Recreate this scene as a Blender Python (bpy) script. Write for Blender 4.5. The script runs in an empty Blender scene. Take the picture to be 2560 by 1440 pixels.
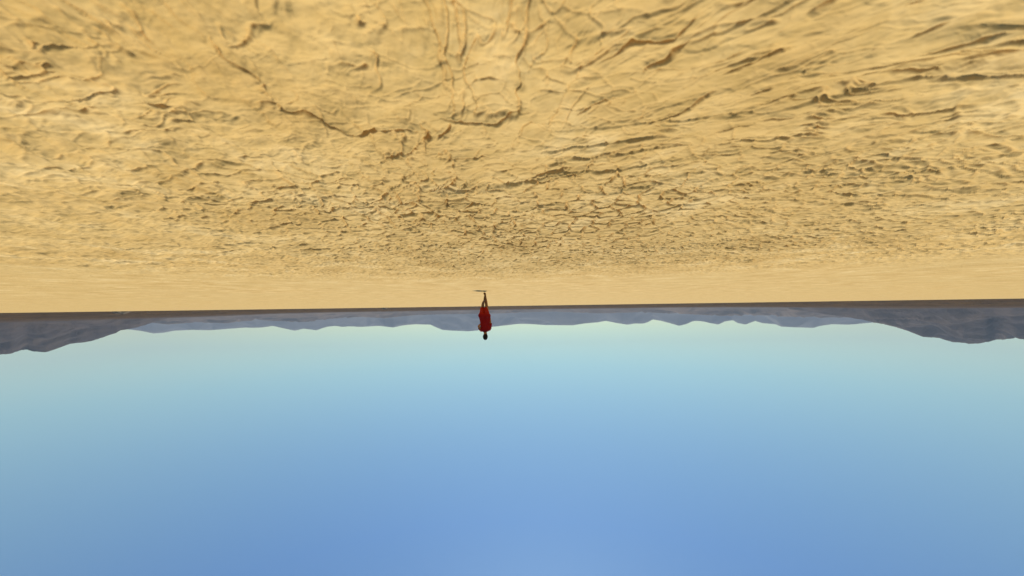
import bpy, math, random
import numpy as np
from mathutils import Vector, Matrix
S = bpy.context.scene
COL = S.collection
R_ = math.radians

# ------------------------------------------------------------------ camera
FPX, W, H = 900.0, 2560.0, 1440.0
CAM_Z = 0.54
PITCH, ROLL = R_(2.87), R_(180 - 0.81)
Fv = Vector((0, math.cos(PITCH), -math.sin(PITCH)))
U0 = Vector((0, math.sin(PITCH), math.cos(PITCH)))
R0 = Vector((1, 0, 0))
Rv = math.cos(ROLL) * R0 + math.sin(ROLL) * U0
Uv = -math.sin(ROLL) * R0 + math.cos(ROLL) * U0
cam = bpy.data.cameras.new('camera')
camo = bpy.data.objects.new('camera', cam)
COL.objects.link(camo)
M = Matrix((Rv, Uv, -Fv)).transposed().to_4x4()
M.translation = Vector((0, 0, CAM_Z))
camo.matrix_world = M
cam.sensor_width = 36
cam.lens = 36 * FPX / W
cam.clip_start = 0.05
cam.clip_end = 60000
cam.dof.use_dof = True
cam.dof.focus_distance = 7.0
cam.dof.aperture_fstop = 2.0
S.camera = camo

# ------------------------------------------------------------------ light
SUN_EL, SUN_AZ = R_(53), R_(-6)          # azimuth from +Y, negative = towards -X
w = bpy.data.worlds.new('World'); S.world = w; w.use_nodes = True
nt = w.node_tree; bg = nt.nodes['Background']
sky = nt.nodes.new('ShaderNodeTexSky'); sky.sky_type = 'NISHITA'
sky.sun_disc = False; sky.sun_elevation = SUN_EL; sky.sun_rotation = SUN_AZ
sky.air_density = 1.0; sky.dust_density = 0.7; sky.ozone_density = 2.0; sky.altitude = 1200
# colour tint multiplied in by hand: the physical sky is graded by height above the horizon, the same all the way round
tc = nt.nodes.new('ShaderNodeTexCoord'); sp = nt.nodes.new('ShaderNodeSeparateXYZ'); nt.links.new(tc.outputs['Generated'], sp.inputs[0])
tr = nt.nodes.new('ShaderNodeValToRGB'); nt.links.new(sp.outputs['Z'], tr.inputs[0])
cr = tr.color_ramp; cr.elements.new(0.2)
for e_, (p_, c_) in zip(cr.elements, [(0.0, (1.04, 0.985, 0.56)), (0.16, (0.71, 0.87, 0.66)), (0.5, (0.46, 0.69, 0.81))]):
    e_.position = p_; e_.color = (*c_, 1)
tm = nt.nodes.new('ShaderNodeMix'); tm.data_type = 'RGBA'; tm.blend_type = 'MULTIPLY'; tm.inputs[0].default_value = 1
nt.links.new(sky.outputs[0], tm.inputs[6]); nt.links.new(tr.outputs[0], tm.inputs[7]); nt.links.new(tm.outputs[2], bg.inputs[0]); bg.inputs[1].default_value = 0.098
sl = bpy.data.lights.new('sun', 'SUN'); sl.energy = 3.3; sl.angle = R_(0.53); sl.color = (1, 0.94, 0.84)
so = bpy.data.objects.new('sun', sl); COL.objects.link(so)
sdir = Vector((math.sin(SUN_AZ) * math.cos(SUN_EL), math.cos(SUN_AZ) * math.cos(SUN_EL), math.sin(SUN_EL)))
so.rotation_euler = sdir.to_track_quat('Z', 'Y').to_euler()
S.view_settings.view_transform = 'Standard'; S.view_settings.look = 'None'
S.view_settings.gamma = 1; S.view_settings.exposure = 0.60
S.render.engine = 'CYCLES'

# ------------------------------------------------------------------ helpers
def ray(px, py):
    return (Fv + Rv * ((px - W / 2) / FPX) + Uv * ((H / 2 - py) / FPX)).normalized()
def ground_pt(px, py):
    d = ray(px, py); t = -CAM_Z / d.z
    return (d.x * t, d.y * t)
def az_el(px, py):
    d = ray(px, py)
    return math.atan2(d.x, d.y), math.atan2(d.z, math.hypot(d.x, d.y))

def hash2(ix, iy, seed):
    n = (ix.astype(np.int64) * 374761393 + iy.astype(np.int64) * 668265263 + seed * 1442695041) & 0xffffffff
    n = ((n ^ (n >> 13)) * 1274126177) & 0xffffffff
    n = ((n ^ (n >> 16)) * 2246822519) & 0xffffffff
    n = n ^ (n >> 15)
    return (n & 0xffffff) / float(0xffffff)
def vnoise(x, y, seed=0):
    ix = np.floor(x); iy = np.floor(y); fx = x - ix; fy = y - iy
    fx = fx * fx * fx * (fx * (fx * 6 - 15) + 10); fy = fy * fy * fy * (fy * (fy * 6 - 15) + 10)
    a = hash2(ix, iy, seed); b = hash2(ix + 1, iy, seed)
    c = hash2(ix, iy + 1, seed); d = hash2(ix + 1, iy + 1, seed)
    return (a * (1 - fx) + b * fx) * (1 - fy) + (c * (1 - fx) + d * fx) * fy
def fbm(x, y, seed=0, octv=4, gain=0.5):
    s = 0; a = 1; t = 0
    for o in range(octv):
        s = s + a * (vnoise(x * 2 ** o + 17.3 * o, y * 2 ** o - 9.1 * o, seed + o) - 0.5); t += a; a *= gain
    return s / t * 2
def voronoi(x, y, seed):
    """returns distance to the nearest cell border, and the cell id"""
    ix = np.floor(x); iy = np.floor(y)
    d1 = np.full(x.shape, 9.0); p1x = np.zeros(x.shape); p1y = np.zeros(x.shape); cid = np.zeros(x.shape, np.int64)
    cand = []
    for i in (-1, 0, 1):
        for j in (-1, 0, 1):
            cx = ix + i; cy = iy + j
            px = cx + 0.08 + 0.84 * hash2(cx, cy, seed); py = cy + 0.08 + 0.84 * hash2(cx, cy, seed + 77)
            d = (px - x) ** 2 + (py - y) ** 2
            cand.append((px, py, d))
            m = d < d1
            d1 = np.where(m, d, d1); p1x = np.where(m, px, p1x); p1y = np.where(m, py, p1y)
            cid = np.where(m, (cx.astype(np.int64) + 5000) * 20000 + cy.astype(np.int64) + 5000, cid)
    e = np.full(x.shape, 9.0); ew = np.zeros(x.shape)
    for px, py, d in cand:
        l = np.hypot(px - p1x, py - p1y)
        de = (d - d1) / (2 * np.maximum(l, 1e-6))
        de = np.where(l < 1e-6, 9.0, de)
        m = de < e
        mid = hash2(np.floor((px + p1x) * 50), np.floor((py + p1y) * 50), seed + 5)
        e = np.where(m, de, e); ew = np.where(m, mid, ew)
    return e, cid, ew
def sstep(a, b, x):
    t = np.clip((x - a) / (b - a), 0, 1); return t * t * (3 - 2 * t)

def grid_mesh(name, co, faces, normals=None, smooth=True):
    me = bpy.data.meshes.new(name)
    n = len(faces)
    me.vertices.add(len(co)); me.vertices.foreach_set('co', np.ascontiguousarray(co, np.float32).ravel())
    me.loops.add(n * 4); me.loops.foreach_set('vertex_index', np.ascontiguousarray(faces, np.int32).ravel())
    me.polygons.add(n)
    me.polygons.foreach_set('loop_start', np.arange(0, n * 4, 4, dtype=np.int32))
    me.update(calc_edges=True)
    me.polygons.foreach_set('use_smooth', [smooth] * n)
    if normals is not None:
        me.normals_split_custom_set_from_vertices(normals)
    return me
def link(name, me, mat=None, parent=None, **props):
    o = bpy.data.objects.new(name, me); COL.objects.link(o)
    if mat: me.materials.append(mat)
    if parent: o.parent = parent
    for k, v in props.items(): o[k] = v
    return o

# ------------------------------------------------------------------ materials
def new_mat(name, rough=0.9, spec=0.2):
    m = bpy.data.materials.new(name); m.use_nodes = True
    b = m.node_tree.nodes['Principled BSDF']
    b.inputs['Roughness'].default_value = rough; b.inputs['Specular IOR Level'].default_value = spec
    return m, m.node_tree, b
def nnode(t, typ, **kw):
    n = t.nodes.new(typ)
    for k, v in kw.items():
        if k in n.inputs: n.inputs[k].default_value = v
        else: setattr(n, k, v)
    return n
def ramp(t, fac, stops):
    r = t.nodes.new('ShaderNodeValToRGB'); cr = r.color_ramp
    while len(cr.elements) < len(stops): cr.elements.new(0.5)
    for e, (p, c) in zip(cr.elements, stops): e.position = p; e.color = (*c, 1)
    t.links.new(fac, r.inputs[0]); return r.outputs[0]
def noise(t, vec, scale, detail=4, rough=0.55, dist=0.0):
    n = nnode(t, 'ShaderNodeTexNoise', Scale=scale, Detail=detail, Roughness=rough, Distortion=dist)
    t.links.new(vec, n.inputs['Vector']); return n.outputs['Fac']
def mix(t, fac, a, b, mode='MIX'):
    n = t.nodes.new('ShaderNodeMix'); n.data_type = 'RGBA'; n.blend_type = mode
    if isinstance(fac, float): n.inputs[0].default_value = fac
    else: t.links.new(fac, n.inputs[0])
    for v, i in ((a, 6), (b, 7)):
        if isinstance(v, tuple): n.inputs[i].default_value = (*v, 1)
        else: t.links.new(v, n.inputs[i])
    return n.outputs[2]
def bump(t, h, strength, dist, normal=None):
    b = nnode(t, 'ShaderNodeBump', Strength=strength, Distance=dist); t.links.new(h, b.inputs['Height'])
    if normal: t.links.new(normal, b.inputs['Normal'])
    return b.outputs[0]

def clay_material():
    m, t, b = new_mat('dry_clay', 0.92, 0.15)
    pos = t.nodes.new('ShaderNodeNewGeometry').outputs['Position']
    big = noise(t, pos, 0.35, 5, 0.6)
    mid = noise(t, pos, 1.7, 6, 0.65, 0.5)
    fine = noise(t, pos, 10, 5, 0.62, 0.4)
    c = ramp(t, mid, [(0.30, (0.46, 0.278, 0.080)), (0.52, (0.61, 0.398, 0.138)), (0.75, (0.78, 0.575, 0.265))])
    c = mix(t, ramp(t, big, [(0.38, (0, 0, 0)), (0.62, (0.5, 0.5, 0.5))]), c, (0.58, 0.395, 0.145))
    c = mix(t, ramp(t, fine, [(0.35, (0.42, 0.42, 0.42)), (0.6, (0, 0, 0))]), c, (0.44, 0.275, 0.075))
    t.links.new(c, b.inputs['Base Color'])
    # relief too fine or too far for the mesh: crazing of the clay skin, grain
    mp = t.nodes.new('ShaderNodeVectorMath'); mp.operation = 'ADD'
    wn = nnode(t, 'ShaderNodeTexNoise', Scale=9.0, Detail=3.0); t.links.new(pos, wn.inputs['Vector'])
    ws = t.nodes.new('ShaderNodeVectorMath'); ws.operation = 'SCALE'; ws.inputs['Scale'].default_value = 0.09
    t.links.new(wn.outputs['Color'], ws.inputs[0]); t.links.new(pos, mp.inputs[0]); t.links.new(ws.outputs[0], mp.inputs[1])
    v = nnode(t, 'ShaderNodeTexVoronoi', feature='DISTANCE_TO_EDGE', Scale=5.5); t.links.new(mp.outputs[0], v.inputs['Vector'])
    vr = ramp(t, v.outputs['Distance'], [(0.0, (0, 0, 0)), (0.09, (1, 1, 1))])
    msk = ramp(t, noise(t, pos, 0.6, 3), [(0.42, (0, 0, 0)), (0.6, (1, 1, 1))])
    # only beyond the modelled cracks
    ln = t.nodes.new('ShaderNodeVectorMath'); ln.operation = 'LENGTH'; t.links.new(pos, ln.inputs[0])
    far = nnode(t, 'ShaderNodeMapRange', **{'From Min': 5.5, 'From Max': 9.0}); t.links.new(ln.outputs['Value'], far.inputs['Value'])
    mm = t.nodes.new('ShaderNodeMath'); mm.operation = 'MULTIPLY'; t.links.new(far.outputs[0], mm.inputs[0]); t.links.new(msk, mm.inputs[1])
    hc = mix(t, mm.outputs[0], (1, 1, 1), vr)
    n1 = bump(t, hc, 0.8, 0.008)
    n2 = bump(t, noise(t, pos, 45, 4, 0.55), 0.35, 0.005, n1)
    st = nnode(t, 'ShaderNodeMapping'); st.inputs['Rotation'].default_value = (0, 0, 0.12); st.inputs['Scale'].default_value = (10, 15, 10)
    t.links.new(pos, st.inputs['Vector'])
    n2b = bump(t, ramp(t, noise(t, st.outputs[0], 1.0, 3, 0.5, 0.5), [(0.34, (0, 0, 0)), (0.50, (.75, .75, .75)), (0.68, (1, 1, 1))]), 0.6, 0.006, n2)
    n3 = bump(t, noise(t, pos, 3.5, 4, 0.6), 0.6, 0.03, n2b)
    t.links.new(n3, b.inputs['Normal'])
    return m
CLAY = clay_material()

def rock_material(name, a, bcol, c3, scale):
    m, t, b = new_mat(name, 0.95, 0.1)
    pos = t.nodes.new('ShaderNodeNewGeometry').outputs['Position']
    n = noise(t, pos, scale, 6, 0.65, 0.6)
    c = ramp(t, n, [(0.32, a), (0.5, bcol), (0.68, c3)])
    t.links.new(c, b.inputs['Base Color'])
    t.links.new(bump(t, noise(t, pos, scale * 3, 6, 0.65), 0.8, 30.0), b.inputs['Normal'])
    return m
ROCK = rock_material('hill_rock', (0.028, 0.021, 0.020), (0.052, 0.038, 0.032), (0.09, 0.062, 0.045), 0.004)
FAR = rock_material('mountain_rock', (0.05, 0.05, 0.055), (0.09, 0.085, 0.085), (0.15, 0.135, 0.12), 0.0016)
FOOT = rock_material('foothill_rock', (0.06, 0.042, 0.032), (0.11, 0.075, 0.052), (0.17, 0.115, 0.075), 0.0025)
SCRUB = rock_material('scrub_soil', (0.045, 0.021, 0.004), (0.080, 0.040, 0.008), (0.12, 0.062, 0.015), 0.02)

# ------------------------------------------------------------------ playa (dry lake bed)
TH = R_(73); NC = 1150
th_f = np.linspace(-TH, TH, NC)
th_all = np.concatenate([th_f, np.linspace(TH, 2 * math.pi - TH, 60)[1:-1]])
rs = [0.34]
while rs[-1] < 9.0:
    r = rs[-1]; rs.append(r * (1 + 0.0031 + 0.010 * max(0, (r - 4.5) / 4.5)))
rs = np.array(rs); NR = len(rs)
PATCH_R = rs[-1]

cracks = [  # traced in the photograph, projected onto the lake bed; (depth, half width, points)
 (1.0, .006, [(340,50),(362,76),(390,100)]),
 (.9, .010, [(505,70),(530,105),(548,135),(600,165),(650,190),(690,225)]),
 (.7, .014, [(0,300),(60,297),(100,290),(180,285),(270,255)]),
 (.6, .014, [(300,265),(340,270),(395,266),(410,245)]),
 (1.2, .014, [(580,275),(640,272),(682,262),(692,277),(770,295),(820,315),(900,335),(1000,330),(1050,325),(1062,292)]),
 (.7, .008, [(690,225),(672,205),(655,232),(668,262)]),
 (.8, .008, [(1062,292),(1130,297),(1240,310),(1290,288),(1350,270)]),
 (1.1, .007, [(1425,300),(1450,285),(1480,265),(1550,235)]),
 (1.3, .009, [(1590,192),(1630,172),(1670,152),(1690,125),(1720,107),(1760,90)]),
 (1.0, .008, [(1480,165),(1530,130),(1580,100),(1680,90),(1740,40),(1790,5)]),
 (1.1, .007, [(1590,315),(1680,290),(1760,250),(1830,225)]),
 (1.2, .007, [(1880,275),(1950,255),(2005,245)]),
 (1.1, .007, [(2270,140),(2350,122),(2430,95),(2560,62)]),
 (1.1, .007, [(2270,100),(2340,75),(2380,60)]),
 (1.0, .006, [(1880,230),(1940,215)]),
 (1.0, .007, [(1800,192),(1865,170),(1930,142),(1990,135)]),
 (1.0, .006, [(2000,45),(2060,20),(2120,0)]),
 (1.1, .007, [(2260,22),(2330,2)]),
 (1.2, .007, [(1116,415),(1130,401),(1141,390),(1174,389),(1250,391)]),
 (1.0, .008, [(1270,459),(1310,450),(1359,448),(1404,434),(1439,431),(1462,441),(1500,429)]),
 (1.1, .008, [(1280,455),(1345,434),(1392,427),(1422,415),(1474,401),(1500,389)]),
 (.9, .008, [(1066,480),(1111,466),(1148,457)]),
 (.8, .008, [(942,420),(959,405),(989,398),(1003,390),(1024,390),(1034,375),(1073,376),(1073,363)]),
 (1.1, .008, [(1050,300),(1062,321),(1055,345),(1058,366)]),
 (.8, .010, [(1810,440),(1860,437),(1905,432)]),
 (.9, .010, [(2000,428),(2060,418),(2180,408),(2230,410)]),
 (.9, .008, [(1890,300),(1960,296),(2020,285)]),
 (.8, .008, [(2180,195),(2260,188),(2350,192)]),
 (.9, .008, [(1770,335),(1850,318),(1920,310)]),
 (.6, .012, [(545,95),(570,110),(640,60),(700,40)]),
 (.6, .014, [(830,180),(900,170),(870,190)]),
 (.6, .010, [(900,40),(915,75),(935,70)]),
 (.6, .010, [(215,45),(270,70),(300,100)]),
 (.7, .008, [(60,90),(110,110),(90,125)]),
 (.7, .010, [(100,170),(160,195),(200,205),(235,190),(275,195)]),
]
def crack_field(X, Y):
    h = np.zeros(X.shape)
    brk = 0.6 + 0.8 * vnoise(X * 16, Y * 16, 310)
    wob = 0.022
    Xw = X + wob * fbm(X * 13, Y * 13, 301, 3, 0.5); Yw = Y + wob * fbm(X * 13 + 40, Y * 13, 302, 3, 0.5)
    for dep, hw, pts in cracks:
        P = [ground_pt(*p) for p in pts]
        L = [0.0]
        for a, b in zip(P, P[1:]): L.append(L[-1] + math.dist(a, b))
        T = L[-1]
        xs = [p[0] for p in P]; ys = [p[1] for p in P]
        m = (X > min(xs) - .12) & (X < max(xs) + .12) & (Y > min(ys) - .12) & (Y < max(ys) + .12)
        if not m.any(): continue
        x = Xw[m]; y = Yw[m]; best = np.full(x.shape, 9.0); s = np.zeros(x.shape)
        for k, (a, b) in enumerate(zip(P, P[1:])):
            dx, dy = b[0] - a[0], b[1] - a[1]; l2 = dx * dx + dy * dy + 1e-12
            tt = np.clip(((x - a[0]) * dx + (y - a[1]) * dy) / l2, 0, 1)
            d = np.hypot(x - a[0] - tt * dx, y - a[1] - tt * dy)
            mm = d < best; best = np.where(mm, d, best); s = np.where(mm, (L[k] + tt * (L[k + 1] - L[k])) / T, s)
        end = sstep(0, .35, s) * sstep(0, .35, 1 - s)
        rr = np.hypot(x, y)
        wd = (hw * 0.32 + 0.0022 * rr) * (0.25 + 0.72 * end) * brk[m]
        prof = -0.011 * dep * end * brk[m] * np.exp(-(best / wd) ** 2 * 1.3) + 0.0035 * dep * end * np.exp(-((best - 2.4 * wd) / (1.2 * wd)) ** 2)
        h[m] += prof
    return h

def playa_height(X, Y):
    r = np.hypot(X, Y)
    # warp so that the borders wander like real shrinkage cracks
    wx = X + 0.045 * fbm(X * 5, Y * 5, 11, 4) ; wy = Y + 0.045 * fbm(X * 5 + 31, Y * 5 - 12, 12, 4)
    s1 = 0.108
    e, cid, ew = voronoi(wx / s1, wy / s1, 3)
    e = e * s1
    az = np.arctan2(X, Y)
    # how strongly the crust is cracked: strong ahead and to the -X side, softer towards +X
    reg = sstep(0.85, -0.15, az + 0.25 * fbm(X * 0.9, Y * 0.9, 21, 3))
    near = sstep(1.0, 2.3, r)
    patchy = sstep(-0.40, 0.35, fbm(X * 1.5 + 7, Y * 1.5, 22, 3))
    mid = sstep(1.1, 1.8, r) * sstep(1.3, 0.5, np.abs(az + 0.2))
    rgt = sstep(0.25, 0.75, -az + 0.2 * fbm(X * 1.3, Y * 1.3, 25, 2)) * sstep(4.5, 2.5, r)
    lft = sstep(0.2, 0.8, az) * sstep(1.8, 1.2, r)
    cell = (1 - 0.45 * rgt) * (1 - 0.4 * lft)
    strength = (0.40 + 0.60 * reg) * (0.22 + 0.78 * near) * (0.40 + 0.60 * patchy) * (1 + 0.35 * mid) + 0.45 * mid
    strength = strength * cell
    fade = 1 - sstep(6.0, 9.0, r)
    wd = (0.0036 + 0.0020 * r) * (0.7 + 0.6 * vnoise(X * 16, Y * 16, 23))
    edge_var = 0.35 + 0.65 * sstep(0.2, 0.65, ew)
    g = -0.015 * np.exp(-(e / wd) ** 2 * 1.4) * edge_var * strength
    lip = 0.0042 * np.exp(-((e - 2.6 * wd) / (1.6 * wd)) ** 2) * strength * (0.25 + 0.75 * near)
    # second, smaller generation of cracks
    s2 = 0.075
    e2, _, ew2 = voronoi((wx + 0.02 * fbm(X * 18, Y * 18, 31, 2)) / s2, wy / s2, 9)
    e2 = e2 * s2
    wd2 = 0.0022 + 0.0022 * r
    g2 = -0.0075 * np.exp(-(e2 / wd2) ** 2) * sstep(0.25, 0.7, ew2) * sstep(-0.35, 0.3, fbm(X * 2.2, Y * 2.2 + 5, 33, 3)) * (0.45 + 0.55 * reg) * (0.5 + .5 * near) * (1 + mid)
    # long wandering splits that ignore the plates
    lf = np.abs(fbm(X * 2.3 + 0.3 * fbm(X * 9, Y * 9, 36, 2), Y * 4.2, 35, 5, 0.55)); lw = (0.0038 + 0.0022 * r) * 3.6
    lm = sstep(-0.1, 0.35, fbm(X * 3.0 + 9, Y * 3.0, 37, 3))
    g3 = -0.012 * np.exp(-(lf / lw) ** 2) * lm + 0.004 * np.exp(-((lf - 2.5 * lw) / (1.5 * lw)) ** 2) * lm
    # wind-combed crust: short parallel breaks, one grain on each side of the track
    def combed(ang, seed, fu, fv):
        c, s_ = math.cos(ang), math.sin(ang)
        u = X * c + Y * s_; v = -X * s_ + Y * c
        v = v + 0.07 * fbm(X * 4, Y * 4, seed + 4, 4)
        q = fbm(u * fu, v * fv, seed, 3, 0.5)
        ql = (0.0036 + 0.0020 * r) * fv * 0.60
        return -0.0085 * np.exp(-(q / ql) ** 2) + 0.0035 * np.exp(-((q - 2.4 * ql) / (1.4 * ql)) ** 2), q
    side = sstep(0.12, -0.22, X + 0.2 * fbm(X * 2, Y * 2, 55, 2))
    n1, n2 = sstep(1.25, 0.95, r), sstep(2.0, 1.6, r)
    k1, k2, k3 = n1, (1 - n1) * n2, (1 - n1) * (1 - n2)
    q1 = combed(R_(38), 201, 2.6, 15.0); q2 = combed(R_(16), 205, 2.0, 14.0); q3 = combed(R_(-10), 209, 1.3, 8.5)
    p1 = combed(R_(12), 211, 2.8, 10.0); p2 = combed(R_(80), 215, 3.5, 13.0)
    f1 = combed(R_(34), 221, 5.0, 27.0); f2 = combed(R_(14), 225, 4.0, 25.0); f3 = combed(R_(-10), 229, 2.6, 17.0); f4 = combed(R_(8), 233, 5.0, 20.0); f5 = combed(R_(84), 237, 5.0, 24.0)
    fine = (f1[0] * k1 * 0.7 + f2[0] * k2 * 0.9 + f3[0] * k3) * side + (f4[0] * (1 - n1) + f5[0] * n1) * (1 - side) * 0.7
    fine = fine * sstep(-0.45, 0.25, fbm(X * 3.3 + 1, Y * 3.3 - 8, 60, 3)) * (0.35 + 0.65 * np.maximum(rgt, lft)) * sstep(6, 4, r)
    cm = sstep(-0.5, 0.1, fbm(X * 2.6 - 6, Y * 2.6 + 2, 58, 3)); lm2 = sstep(-0.2, 0.3, fbm(X * 3.4 + 3, Y * 3.4, 59, 2)) * (0.35 + 0.65 * sstep(1.0, 1.6, r))
    ca = q1[0] * k1 + q2[0] * k2 + q3[0] * k3; qa = q1[1] * k1 + q2[1] * k2 + q3[1] * k3
    cb = p1[0] * lm2 + p2[0] * (1 - lm2) * sstep(2.6, 1.6, r); qb = p1[1] * lm2 + p2[1] * (1 - lm2)
    comb = fine * 1.15 + (ca * side * 0.85 + cb * (1 - side) * 0.8) * cm + 0.017 * (qa * side + 1.3 * qb * (1 - side)) * (0.4 + 0.6 * cm)
    # crumbled, scuffed patches and gentle swells
    rough = 0.011 * fbm(X * 9, Y * 9, 41, 5, 0.55) * (0.35 + 1.0 * sstep(-0.1, 0.5, fbm(X * 1.8 - 3, Y * 1.8, 42, 2)))
    ridge = 0.014 * (np.abs(fbm(X * 6, Y * 6 + 3, 45, 4)) ** 0.8 - 0.3) * (1 - 0.6 * reg)
    swell = 0.016 * fbm(X * 1.6, Y * 1.6, 51, 3)
    # plates are tilted a little, each its own way
    idh = hash2(cid % 9973, cid // 9973, 8) - 0.5
    tilt = 0.0035 * idh * sstep(0, 4 * wd, e) * strength
    return (g + lip + g2 * cell + g3 * (0.3 + 0.5 * reg) * cell * (0.1 + 0.9 * near) + tilt + rough + ridge + comb + swell + crack_field(X, Y)) * fade, cid

RR, TT = np.meshgrid(rs, th_f, indexing='ij')
X = RR * np.sin(TT); Y = RR * np.cos(TT)
Z, CID = playa_height(X, Y)
tap = np.minimum(1, np.minimum(np.arange(NC), NC - 1 - np.arange(NC)) / 12.0)[None, :] * np.minimum(1, np.arange(NR) / 10.0)[:, None]
Z = Z * tap
P = np.stack([X, Y, Z], -1)
du = np.gradient(P, axis=0); dv = np.gradient(P, axis=1)
Nn = np.cross(dv, du); Nn /= np.linalg.norm(Nn, axis=-1, keepdims=True)
Pf = P.reshape(-1, 3); Nf = Nn.reshape(-1, 3)
idx = np.arange(NR * NC).reshape(NR, NC)
F = np.stack([idx[:-1, :-1], idx[:-1, 1:], idx[1:, 1:], idx[1:, :-1]], -1).reshape(-1, 4)
fc = CID[:-1, :-1].reshape(-1)

# the bare bed: the disc under the camera, the ground behind it and everything beyond the patch
ro = [PATCH_R]
while ro[-1] < 1000: ro.append(ro[-1] * 1.07)
ro[-1] = 1000.0
NA = len(th_all)
vv = [(0, 0, 0)]; 
rad_all = list(rs) + ro[1:]
base_co = []
for r in rad_all:
    base_co.append(np.stack([r * np.sin(th_all), r * np.cos(th_all), np.zeros(NA)], -1))
base_co = np.concatenate(base_co + [np.zeros((1, 3))])
bi = np.arange(len(rad_all) * NA).reshape(len(rad_all), NA)
fl = []
nxt = np.roll(bi, -1, axis=1)
q = np.stack([bi[:-1], nxt[:-1], nxt[1:], bi[1:]], -1)
fl.append(q[:NR - 1, NC - 1:].reshape(-1, 4))
fl.append(q[NR - 1:].reshape(-1, 4))
ctr = len(base_co) - 1
bf = np.concatenate(fl)
fan = np.stack([bi[0], nxt[0], np.roll(nxt[0], -1), np.full(NA, ctr)], -1)[::2]
bf = np.concatenate([bf, fan])
used, inv = np.unique(bf, return_inverse=True)
playa = link('ground', grid_mesh('ground', base_co[used], inv.reshape(-1, 4)), CLAY, kind='structure')

# mud plates: image area decides which are parts of their own
camd = Pf - np.array([0, 0, CAM_Z])
z = camd @ np.array(Fv); sx = W / 2 + FPX * (camd @ np.array(Rv)) / np.maximum(z, 1e-3); sy = H / 2 - FPX * (camd @ np.array(Uv)) / np.maximum(z, 1e-3)
ax = sx[F]; ay = sy[F]; vis = (z[F].min(1) > 0.05) & (ax.mean(1) > 0) & (ax.mean(1) < W) & (ay.mean(1) > 0) & (ay.mean(1) < H)
area = 0.5 * np.abs((ax[:, 2] - ax[:, 0]) * (ay[:, 3] - ay[:, 1]) - (ax[:, 3] - ax[:, 1]) * (ay[:, 2] - ay[:, 0])) * vis
ids, invc = np.unique(fc, return_inverse=True)
tot = np.bincount(invc, weights=area)
order = np.argsort(-tot)[:300]
rank = np.full(len(ids), -1); rank[order] = np.arange(300)
frank = rank[invc]
srt = np.argsort(frank, kind='stable'); fs = frank[srt]
bounds = np.searchsorted(fs, np.arange(-1, 301))
for k in range(-1, 300):
    sel = F[srt[bounds[k + 1]:(bounds[k + 2] if k < 299 else len(fs))]]
    if len(sel) == 0: continue
    used, inv = np.unique(sel, return_inverse=True)
    me = grid_mesh('mud_plate', Pf[used], inv.reshape(-1, 4), Nf[used])
    if k < 0: link('mud_crust', me, CLAY, playa, kind='stuff')
    else: link('mud_plate', me, CLAY, playa)

# ------------------------------------------------------------------ shore, hills, mountains
def polar_patch(name, a0, a1, na, r0, r1, nr, fz, mat):
    a = np.linspace(a0, a1, na); r = np.geomspace(r0, r1, nr)
    Rg, A = np.meshgrid(r, a, indexing='ij')
    Xg = Rg * np.sin(A); Yg = Rg * np.cos(A)
    Zg = fz(Rg, A, Xg, Yg)
    i = np.arange(nr * na).reshape(nr, na)
    f = np.stack([i[:-1, :-1], i[:-1, 1:], i[1:, 1:], i[1:, :-1]], -1).reshape(-1, 4)
    return link(name, grid_mesh(name, np.stack([Xg, Yg, Zg], -1).reshape(-1, 3), f), mat, kind='structure')

def shore_z(Rg, A, Xg, Yg):
    up = sstep(1000, 1300, Rg) * 8.0 + np.clip((Rg - 1200) / 3000, 0, 1) * 34
    side = 1 + 0.5 * sstep(0.5, 0.85, np.abs(A))
    return up * side * (1 + 0.10 * fbm(Xg / 300, Yg / 300, 61, 4)) + sstep(1000, 1150, Rg) * 1.2 * fbm(Xg / 30, Yg / 30, 62, 3) - 0.02
polar_patch('shore', -math.pi, math.pi, 1200, 1000, 14500, 110, shore_z, SCRUB)

def skyline(pts):
    a, e = zip(*sorted(az_el(*p) for p in pts)); return np.array(a), np.array(e)
def ridge_patch(name, pts, r0, r1, na, nr, mat, seed, nscale, peak=0.55, rugged=0.55, octv=4, sm=True):
    pa, pe = skyline(pts)
    a = np.linspace(pa[0], pa[-1], na); r = np.linspace(r0, r1, nr)
    te = np.tan(np.interp(a, pa, pe))
    Rg, A = np.meshgrid(r, a, indexing='ij')
    Xg = Rg * np.sin(A); Yg = Rg * np.cos(A)
    u = (Rg - r0) / (r1 - r0)
    crest = peak + 0.12 * fbm(A * 9 + seed, A * 0 + seed, seed, 3)
    s = np.where(u < crest, u / crest, (1 - u) / (1 - crest))
    s = np.clip(s, 0, 1) ** 1.15
    wxn = fbm(Xg / nscale, Yg / nscale, seed + 3, 3)
    rn = 1 - np.abs(fbm(Xg / nscale * 1.3 + wxn, Yg / nscale * 1.3, seed + 5, octv, 0.5)) * 1.8
    h = s * (1 - rugged + rugged * rn)
    h = np.maximum(h, 0)
    el = h / Rg
    mx = np.maximum(el.max(0), 1e-9)
    ker = np.exp(-(np.arange(-6, 7) / 3.0) ** 2); ker /= ker.sum()
    mx = np.convolve(np.pad(mx, 6, mode='edge'), ker, mode='valid') if sm else mx
    h = h * (te / mx)[None, :]
    end = np.minimum(1, np.minimum(np.arange(na), na - 1 - np.arange(na)) / 6.0)
    Zg = h * (0.15 + 0.85 * end)[None, :] - 3
    i = np.arange(nr * na).reshape(nr, na)
    f = np.stack([i[:-1, :-1], i[:-1, 1:], i[1:, 1:], i[1:, :-1]], -1).reshape(-1, 4)
    return link(name, grid_mesh(name, np.stack([Xg, Yg, Zg], -1).reshape(-1, 3), f), mat, kind='structure')

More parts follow.
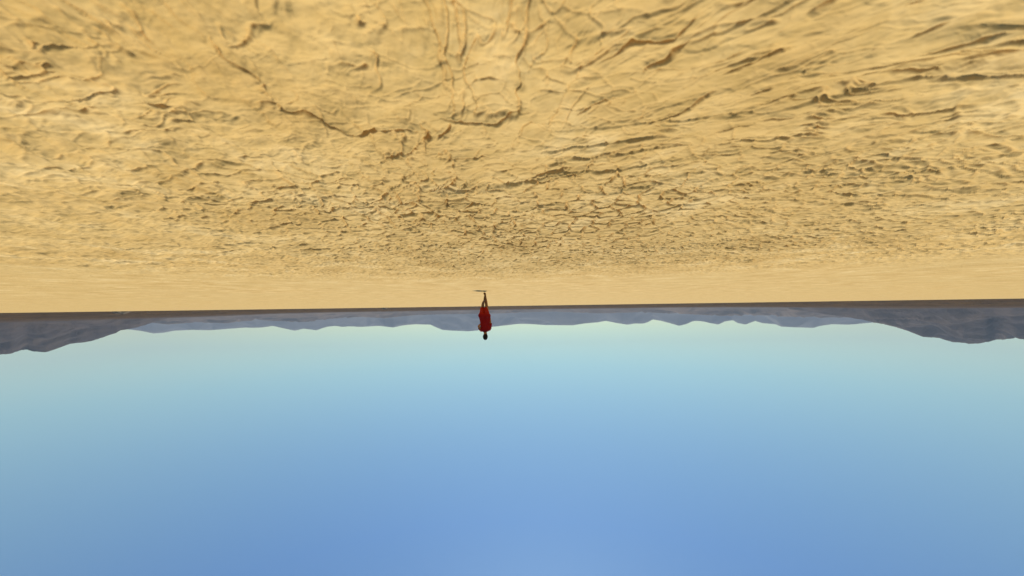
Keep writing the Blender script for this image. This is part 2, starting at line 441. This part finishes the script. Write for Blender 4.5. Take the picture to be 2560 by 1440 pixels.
left = [(-900,850),(-600,872),(-400,895),(-250,900),(-120,893),(0,888),(27,886),(55,876),(66,875),(82,880),(115,882),(137,875),(175,861),(213,857),(246,849),(273,839),(290,834),(301,827),(323,824),(350,818),(380,808),(420,797),(470,783)]
right = [(3500,800),(3200,838),(2950,865),(2800,858),(2700,846),(2620,852),(2560,849),(2527,848),(2489,850),(2470,857),(2434,861),(2380,856),(2347,846),(2308,843.5),(2270,828.5),(2243,820),(2210,811.6),(2188,808),(2160,801),(2110,793),(2040,783),(1960,772)]
mid = [(-700,835),(-300,830),(0,828),(200,826),(323,824),(355,828),(383,834),(410,832),(437,827),(478,825),(525,826),(615,819),(629,820),(656,819),(682,815),(704,820),(737,827),(759,822),(791,826),(808,820),(819,817),(840,815),(857,817.5),(873,816),(900,817.6),(947,815),(983,819),(996,816),(1010,813.5),(1037,811),(1076,812),(1092,819),(1106,825),(1133,827),(1174,828.5),(1196,826),(1230,817.5),(1268,813.5),(1296,810),(1317,810),(1364,813),(1432,813.5),(1460,809),(1495,806),(1514,802.5),(1528,805),(1555,810),(1569,812),(1588,809),(1610,809),(1621,805),(1632,799),(1651,802),(1678,809),(1698,815),(1714,811),(1733,803),(1747,802.5),(1763,805),(1780,809),(1796,811.6),(1812,804),(1832,801),(1845,808),(1864,811.6),(1876,807),(1888,802.5),(1906,808),(1939,811),(1953,817),(1997,819),(2035,820),(2046,816),(2079,811),(2120,812),(2139,811),(2155,809),(2177,807),(2250,806),(2400,812),(2700,815),(3200,812)]
foot = [(300,786),(360,806),(420,812),(500,806),(560,809),(640,800),(690,803),(760,806),(830,797),(900,793),(960,796),(1040,788),(1120,786),(1250,784),(1380,779),(1500,784),(1600,781),(1700,785),(1800,790),(1900,788),(1980,793),(2100,795),(2200,792),(2300,790)]
ridge_patch('mountains', mid, 10200, 14000, 900, 150, FAR, 71, 2600, 0.55, 0.5, 3, False)
ridge_patch('foothills', foot, 5200, 7800, 600, 140, FOOT, 81, 700)
ridge_patch('hill', left, 2600, 4800, 420, 170, ROCK, 91, 520)
ridge_patch('hill', right, 3200, 5600, 420, 170, ROCK, 97, 620)

# pale outcrops low on the far shore
def outcrop(px, py, wpx, hpx, dist, seed, label):
    a, _ = az_el(px, py); sc = dist / FPX * math.cos(a)
    n, m_ = 26, 10; vs = []; fs = []; rnd = random.Random(seed)
    for j in range(m_):
        v = j / (m_ - 1)
        for i in range(n):
            t = 2 * math.pi * i / n
            k = 1 + 0.18 * math.sin(3 * t + seed) + 0.12 * math.sin(7 * t + 2 * seed) + rnd.uniform(-.06, .06)
            rr = math.cos(v * math.pi / 2) ** 0.7
            vs.append((wpx * sc / 2 * rr * k * math.cos(t), wpx * sc * 0.35 * rr * k * math.sin(t), hpx * sc * v * (1 + .2 * math.sin(2 * t + seed)) - 1.0))
    for j in range(m_ - 1):
        for i in range(n):
            k = (i + 1) % n; fs.append((j * n + i, j * n + k, (j + 1) * n + k, (j + 1) * n + i))
    me = bpy.data.meshes.new('rock_outcrop'); me.from_pydata(vs, [], fs)
    o = link('rock_outcrop', me, PALE); o.location = (dist * math.sin(a), dist * math.cos(a), 0.0)
    o.rotation_euler = (0, 0, -a); o['label'] = label; o['category'] = 'rock'
PALE = rock_material('pale_rock', (0.22, 0.17, 0.11), (0.30, 0.23, 0.15), (0.40, 0.32, 0.21), 0.15)
outcrop(306, 783, 30, 8, 1020, 1, 'larger pale outcrop low on the brown shore under the dark hill on the left')
outcrop(962, 772, 15, 5, 1025, 2, 'small pale outcrop low on the brown shore nearest to the person in red')

# ------------------------------------------------------------------ haze
HZ = 1500.0
def box(name, x0, x1, y0, y1, z0, z1):
    v = [(x, y, zz) for zz in (z0, z1) for y in (y0, y1) for x in (x0, x1)]
    f = [(0, 2, 3, 1), (4, 5, 7, 6), (0, 1, 5, 4), (2, 6, 7, 3), (0, 4, 6, 2), (1, 3, 7, 5)]
    me = bpy.data.meshes.new(name); me.from_pydata(v, [], f); return me
hm = bpy.data.materials.new('air'); hm.use_nodes = True; ht = hm.node_tree; ht.nodes.clear()
ho = ht.nodes.new('ShaderNodeOutputMaterial'); hv = nnode(ht, 'ShaderNodeVolumePrincipled')
hv.inputs['Color'].default_value = (0.72, 0.84, 1.0, 1); hv.inputs['Density'].default_value = 5.8e-5; hv.inputs['Anisotropy'].default_value = 0.0
ht.links.new(hv.outputs[0], ho.inputs['Volume'])
link('haze', box('haze', -14800, 14800, -14800, 14800, -6, HZ), hm, kind='stuff')

# ------------------------------------------------------------------ person
def cloth_mat(name, col, sheen=0.0):
    m, t, b = new_mat(name, 0.85, 0.15)
    pos = t.nodes.new('ShaderNodeTexCoord').outputs['Object']
    t.links.new(ramp(t, noise(t, pos, 9, 4), [(0.3, tuple(c * 0.85 for c in col)), (0.7, col)]), b.inputs['Base Color'])
    t.links.new(bump(t, noise(t, pos, 7, 3, 0.5, 1.0), 0.8, 0.03), b.inputs['Normal'])
    return m
RED = cloth_mat('red_cloth', (0.25, 0.006, 0.006))
RED2 = cloth_mat('red_shorts_cloth', (0.34, 0.018, 0.008))
SKIN = cloth_mat('skin', (0.34, 0.155, 0.055))
HAIR = cloth_mat('hair_black', (0.012, 0.010, 0.010))
SHOE = cloth_mat('shoe_brown', (0.18, 0.09, 0.035))

def skin_mesh(name, verts, edges, radii, root, mat, parent, sub=2):
    me = bpy.data.meshes.new(name); me.from_pydata(verts, edges, [])
    o = link(name, me, mat, parent)
    md = o.modifiers.new('skin', 'SKIN'); md.use_smooth_shade = True
    if not me.skin_vertices: 
        me.attributes  # layer is created with the modifier in the UI only
        bpy.context.view_layer.objects.active = o
        o.select_set(True)
        bpy.ops.mesh.customdata_skin_add()
        o.select_set(False)
    lay = me.skin_vertices[0]
    for i, r in enumerate(radii):
        r = r if isinstance(r, tuple) else (r, r)
        lay.data[i].radius = r; lay.data[i].use_root = (i == root)
    if sub:
        s = o.modifiers.new('subdivision', 'SUBSURF'); s.levels = sub; s.render_levels = sub
    # bake the modifiers into a plain mesh
    dg = bpy.context.evaluated_depsgraph_get(); dg.update()
    new = bpy.data.meshes.new_from_object(o.evaluated_get(dg))
    o.modifiers.clear(); o.data = new
    new.polygons.foreach_set('use_smooth', [True] * len(new.polygons))
    if not new.materials: new.materials.append(mat)
    return o

def ring_loft(name, rings, mat, parent, n=28, folds=0.0, seed=1, close_top=False, thick=0.006):
    """rings: (centre, half width x, half depth y, tilt axis vectors optional)"""
    rnd = random.Random(seed); vs = []; fs = []
    ph = [rnd.uniform(0, 6.28) for _ in range(4)]
    for k, (c, a, b, *ax) in enumerate(rings):
        ux, uy = (Vector(ax[0]), Vector(ax[1])) if ax else (Vector((1, 0, 0)), Vector((0, 1, 0)))
        for i in range(n):
            t = 2 * math.pi * i / n
            fo = 1 + folds * (k / max(1, len(rings) - 1)) * (math.sin(5 * t + ph[0] + k * .3) + .6 * math.sin(9 * t + ph[1] - k * .5))
            vs.append(Vector(c) + ux * (a * fo * math.cos(t)) + uy * (b * fo * math.sin(t)))
    for k in range(len(rings) - 1):
        for i in range(n):
            j = (i + 1) % n
            fs.append((k * n + i, k * n + j, (k + 1) * n + j, (k + 1) * n + i))
    me = bpy.data.meshes.new(name); me.from_pydata(vs, [], fs); me.polygons.foreach_set('use_smooth', [True] * len(fs))
    o = link(name, me, mat, parent)
    s = o.modifiers.new('thickness', 'SOLIDIFY'); s.thickness = thick; s.offset = 0
    return o
def limb_rings(pts, radii):
    out = []
    for i, (p, r) in enumerate(zip(pts, radii)):
        d = Vector(pts[min(i + 1, len(pts) - 1)]) - Vector(pts[max(i - 1, 0)]); d.normalize()
        ux = d.cross(Vector((0, 1, 0.01))).normalized(); uy = d.cross(ux).normalized()
        out.append((p, r, r, ux, uy))
    return out

person = bpy.data.objects.new('person', None); COL.objects.link(person)
gx, gy = ground_pt(1211, 729.5)
person.location = (gx, gy, 0.0)
person.rotation_euler = (0, 0, -math.atan2(gx, gy))
person['label'] = 'person in baggy red shirt and knee-length red shorts jogging away across the cracked lake bed'
person['category'] = 'person'

V = [(0,0,.93),(0,0,1.05),(0,.02,1.20),(-.01,.03,1.36),(-.018,.035,1.47),(-.02,.05,1.545),(-.018,.065,1.63),(-.018,.06,1.70),
     # arm +x : shoulder, elbow pulled back, wrist, palm
     (.14,.02,1.405),(.225,-.15,1.255),(.16,.06,1.19),(.14,.11,1.19),
     # arm -x : shoulder, elbow, wrist, palm
     (-.18,.03,1.39),(-.205,.00,1.12),(-.195,.14,.96),(-.19,.19,.92),
     # leg -x (under the body, pushing off)
     (-.09,0,.90),(-.085,.07,.72),(-.075,.10,.52),(-.055,.04,.37),(-.03,-.04,.15),(-.02,-.06,.09),(-.005,.03,.055),(.0,.09,.05),
     # leg +x (swinging, heel lifted behind)
     (.09,0,.90),(.095,.10,.73),(.075,.14,.56),(.055,.0,.42),(.005,-.22,.32),(-.005,-.27,.30),(-.02,-.27,.22),(-.025,-.25,.17)]
E = [(0,1),(1,2),(2,3),(3,4),(4,5),(5,6),(6,7),(3,8),(8,9),(9,10),(10,11),(3,12),(12,13),(13,14),(14,15),
     (0,16),(16,17),(17,18),(18,19),(19,20),(20,21),(21,22),(22,23),(0,24),(24,25),(25,26),(26,27),(27,28),(28,29),(29,30),(30,31)]
Rd = [(.15,.11),(.13,.10),(.135,.10),(.12,.09),(.055,.055),(.06,.065),(.078,.092),(.062,.075),
      .052,.040,.028,.032,.052,.040,.028,.032,
      (.085,.085),.078,.055,.054,.034,.040,.036,.026,
      (.085,.085),.078,.055,.054,.034,.040,.036,.026]
body = skin_mesh('body', V, E, Rd, 0, SKIN, person)
def fingers(palm, dirv, side, seed):
    rnd = random.Random(seed); d = Vector(dirv).normalized(); s = Vector(side).normalized(); dn = d.cross(s)
    for k, L in enumerate((.065, .078, .072, .055)):
        b = Vector(palm) + s * ((k - 1.5) * .019) - d * .01
        p = [b, b + d * (.03 + L * .35), b + d * (.035 + L * .65) + dn * .02, b + d * (.02 + L * .75) + dn * .045]
        skin_mesh('finger', p, [(0, 1), (1, 2), (2, 3)], [.0095, .009, .0085, .0075], 0, SKIN, person, 1)
    b = Vector(palm) - s * .028 - d * .02
    skin_mesh('thumb', [b, b - s * .025 + d * .02, b - s * .025 + d * .045 + dn * .015], [(0, 1), (1, 2)], [.011, .010, .009], 0, SKIN, person, 1)
fingers((.14,.12,1.19), (-.4,1,.05), (0,0,1), 1)
fingers((-.19,.195,.91), (0,.7,-.7), (0,.7,.7), 2)

def ellipsoid(name, c, rx, ry, rz, mat, parent, n=20, cut=None, noise_a=0.0):
    import bmesh
    bm = bmesh.new(); bmesh.ops.create_uvsphere(bm, u_segments=n, v_segments=n // 2 + 2, radius=1)
    rnd = random.Random(4)
    for v in bm.verts:
        k = 1 + noise_a * (rnd.random() - .5)
        v.co = Vector((c[0] + v.co.x * rx * k, c[1] + v.co.y * ry * k, c[2] + v.co.z * rz * k))
    if cut: 
        bmesh.ops.delete(bm, geom=[v for v in bm.verts if cut(v.co)], context='VERTS')
    for f in bm.faces: f.smooth = True
    me = bpy.data.meshes.new(name); bm.to_mesh(me); bm.free()
    return link(name, me, mat, parent)
# hair over the crown and the back of the head (the face looks away from the camera, +y)
ellipsoid('hair', (-.018, .040, 1.655), .088, .105, .122, HAIR, person, 24, lambda c: c.y > .09 and c.z < 1.70, 0.08)
for sgn in (-1, 1):
    ellipsoid('ear', (-.018 + sgn * .080, .07, 1.64), .012, .02, .03, SKIN, person, 10)
    ellipsoid('eye', (-.018 + sgn * .032, .155, 1.645), .014, .010, .010, cloth_mat('eye_white', (.6, .6, .6)), person, 10)
ellipsoid('nose', (-.018, .165, 1.615), .014, .022, .024, SKIN, person, 10)
ellipsoid('mouth', (-.018, .148, 1.572), .026, .010, .008, cloth_mat('lips', (.25, .08, .06)), person, 10)

# baggy shirt: torso, billowing at the hem
ring_loft('shirt', [((-.018,.035,1.475), .060, .060), ((-.018,.03,1.455), .115, .085), ((-.020,.025,1.43), .165, .105), ((-.022,.02,1.395), .188, .12), ((-.018,.015,1.34), .180, .13),
    ((-.016,.01,1.25), .165, .135), ((-.012,.0,1.15), .172, .14), ((-.007,-.01,1.05), .188, .15), ((.0,-.02,.95), .205, .165), ((.014,-.03,.88), .222, .178), ((.022,-.03,.82), .205, .168), ((.020,-.02,.79), .175, .150)],
    RED, person, 36, .055, 3)
ring_loft('sleeve', limb_rings([(.10,.02,1.42),(.14,.0,1.39),(.168,-.04,1.35),(.185,-.075,1.32)], [.060,.062,.060,.060]), RED, person, 20, .03, 5)
ring_loft('sleeve', limb_rings([(-.14,.03,1.41),(-.18,.025,1.35),(-.192,.015,1.26),(-.20,.005,1.16)], [.058,.062,.062,.064]), RED, person, 20, .03, 6)
sh = ring_loft('shorts', [((0,0,1.02), .15, .12), ((0,0,.93), .168, .135), ((0,.005,.86), .178, .14), ((.0,.02,.80), .178, .14)], RED2, person, 32, .01, 7)
ring_loft('shorts_leg', limb_rings([(-.080,.02,.88),(-.072,.06,.76),(-.055,.09,.65),(-.045,.10,.575)], [.10,.092,.080,.070]), RED2, person, 24, .03, 8)
ring_loft('shorts_leg', limb_rings([(.085,.02,.88),(.092,.09,.77),(.085,.12,.67),(.080,.13,.58)], [.10,.094,.084,.074]), RED2, person, 24, .03, 9)
# low shoes
skin_mesh('shoe', [(-.028,-.085,.10),(-.015,-.02,.075),(-.002,.06,.055),(.005,.12,.052)], [(0,1),(1,2),(2,3)], [.040,.043,.044,.030], 1, SHOE, person)
skin_mesh('shoe', [(.0,-.30,.315),(-.012,-.29,.26),(-.022,-.275,.19),(-.025,-.255,.13)], [(0,1),(1,2),(2,3)], [.040,.043,.044,.030], 1, SHOE, person)
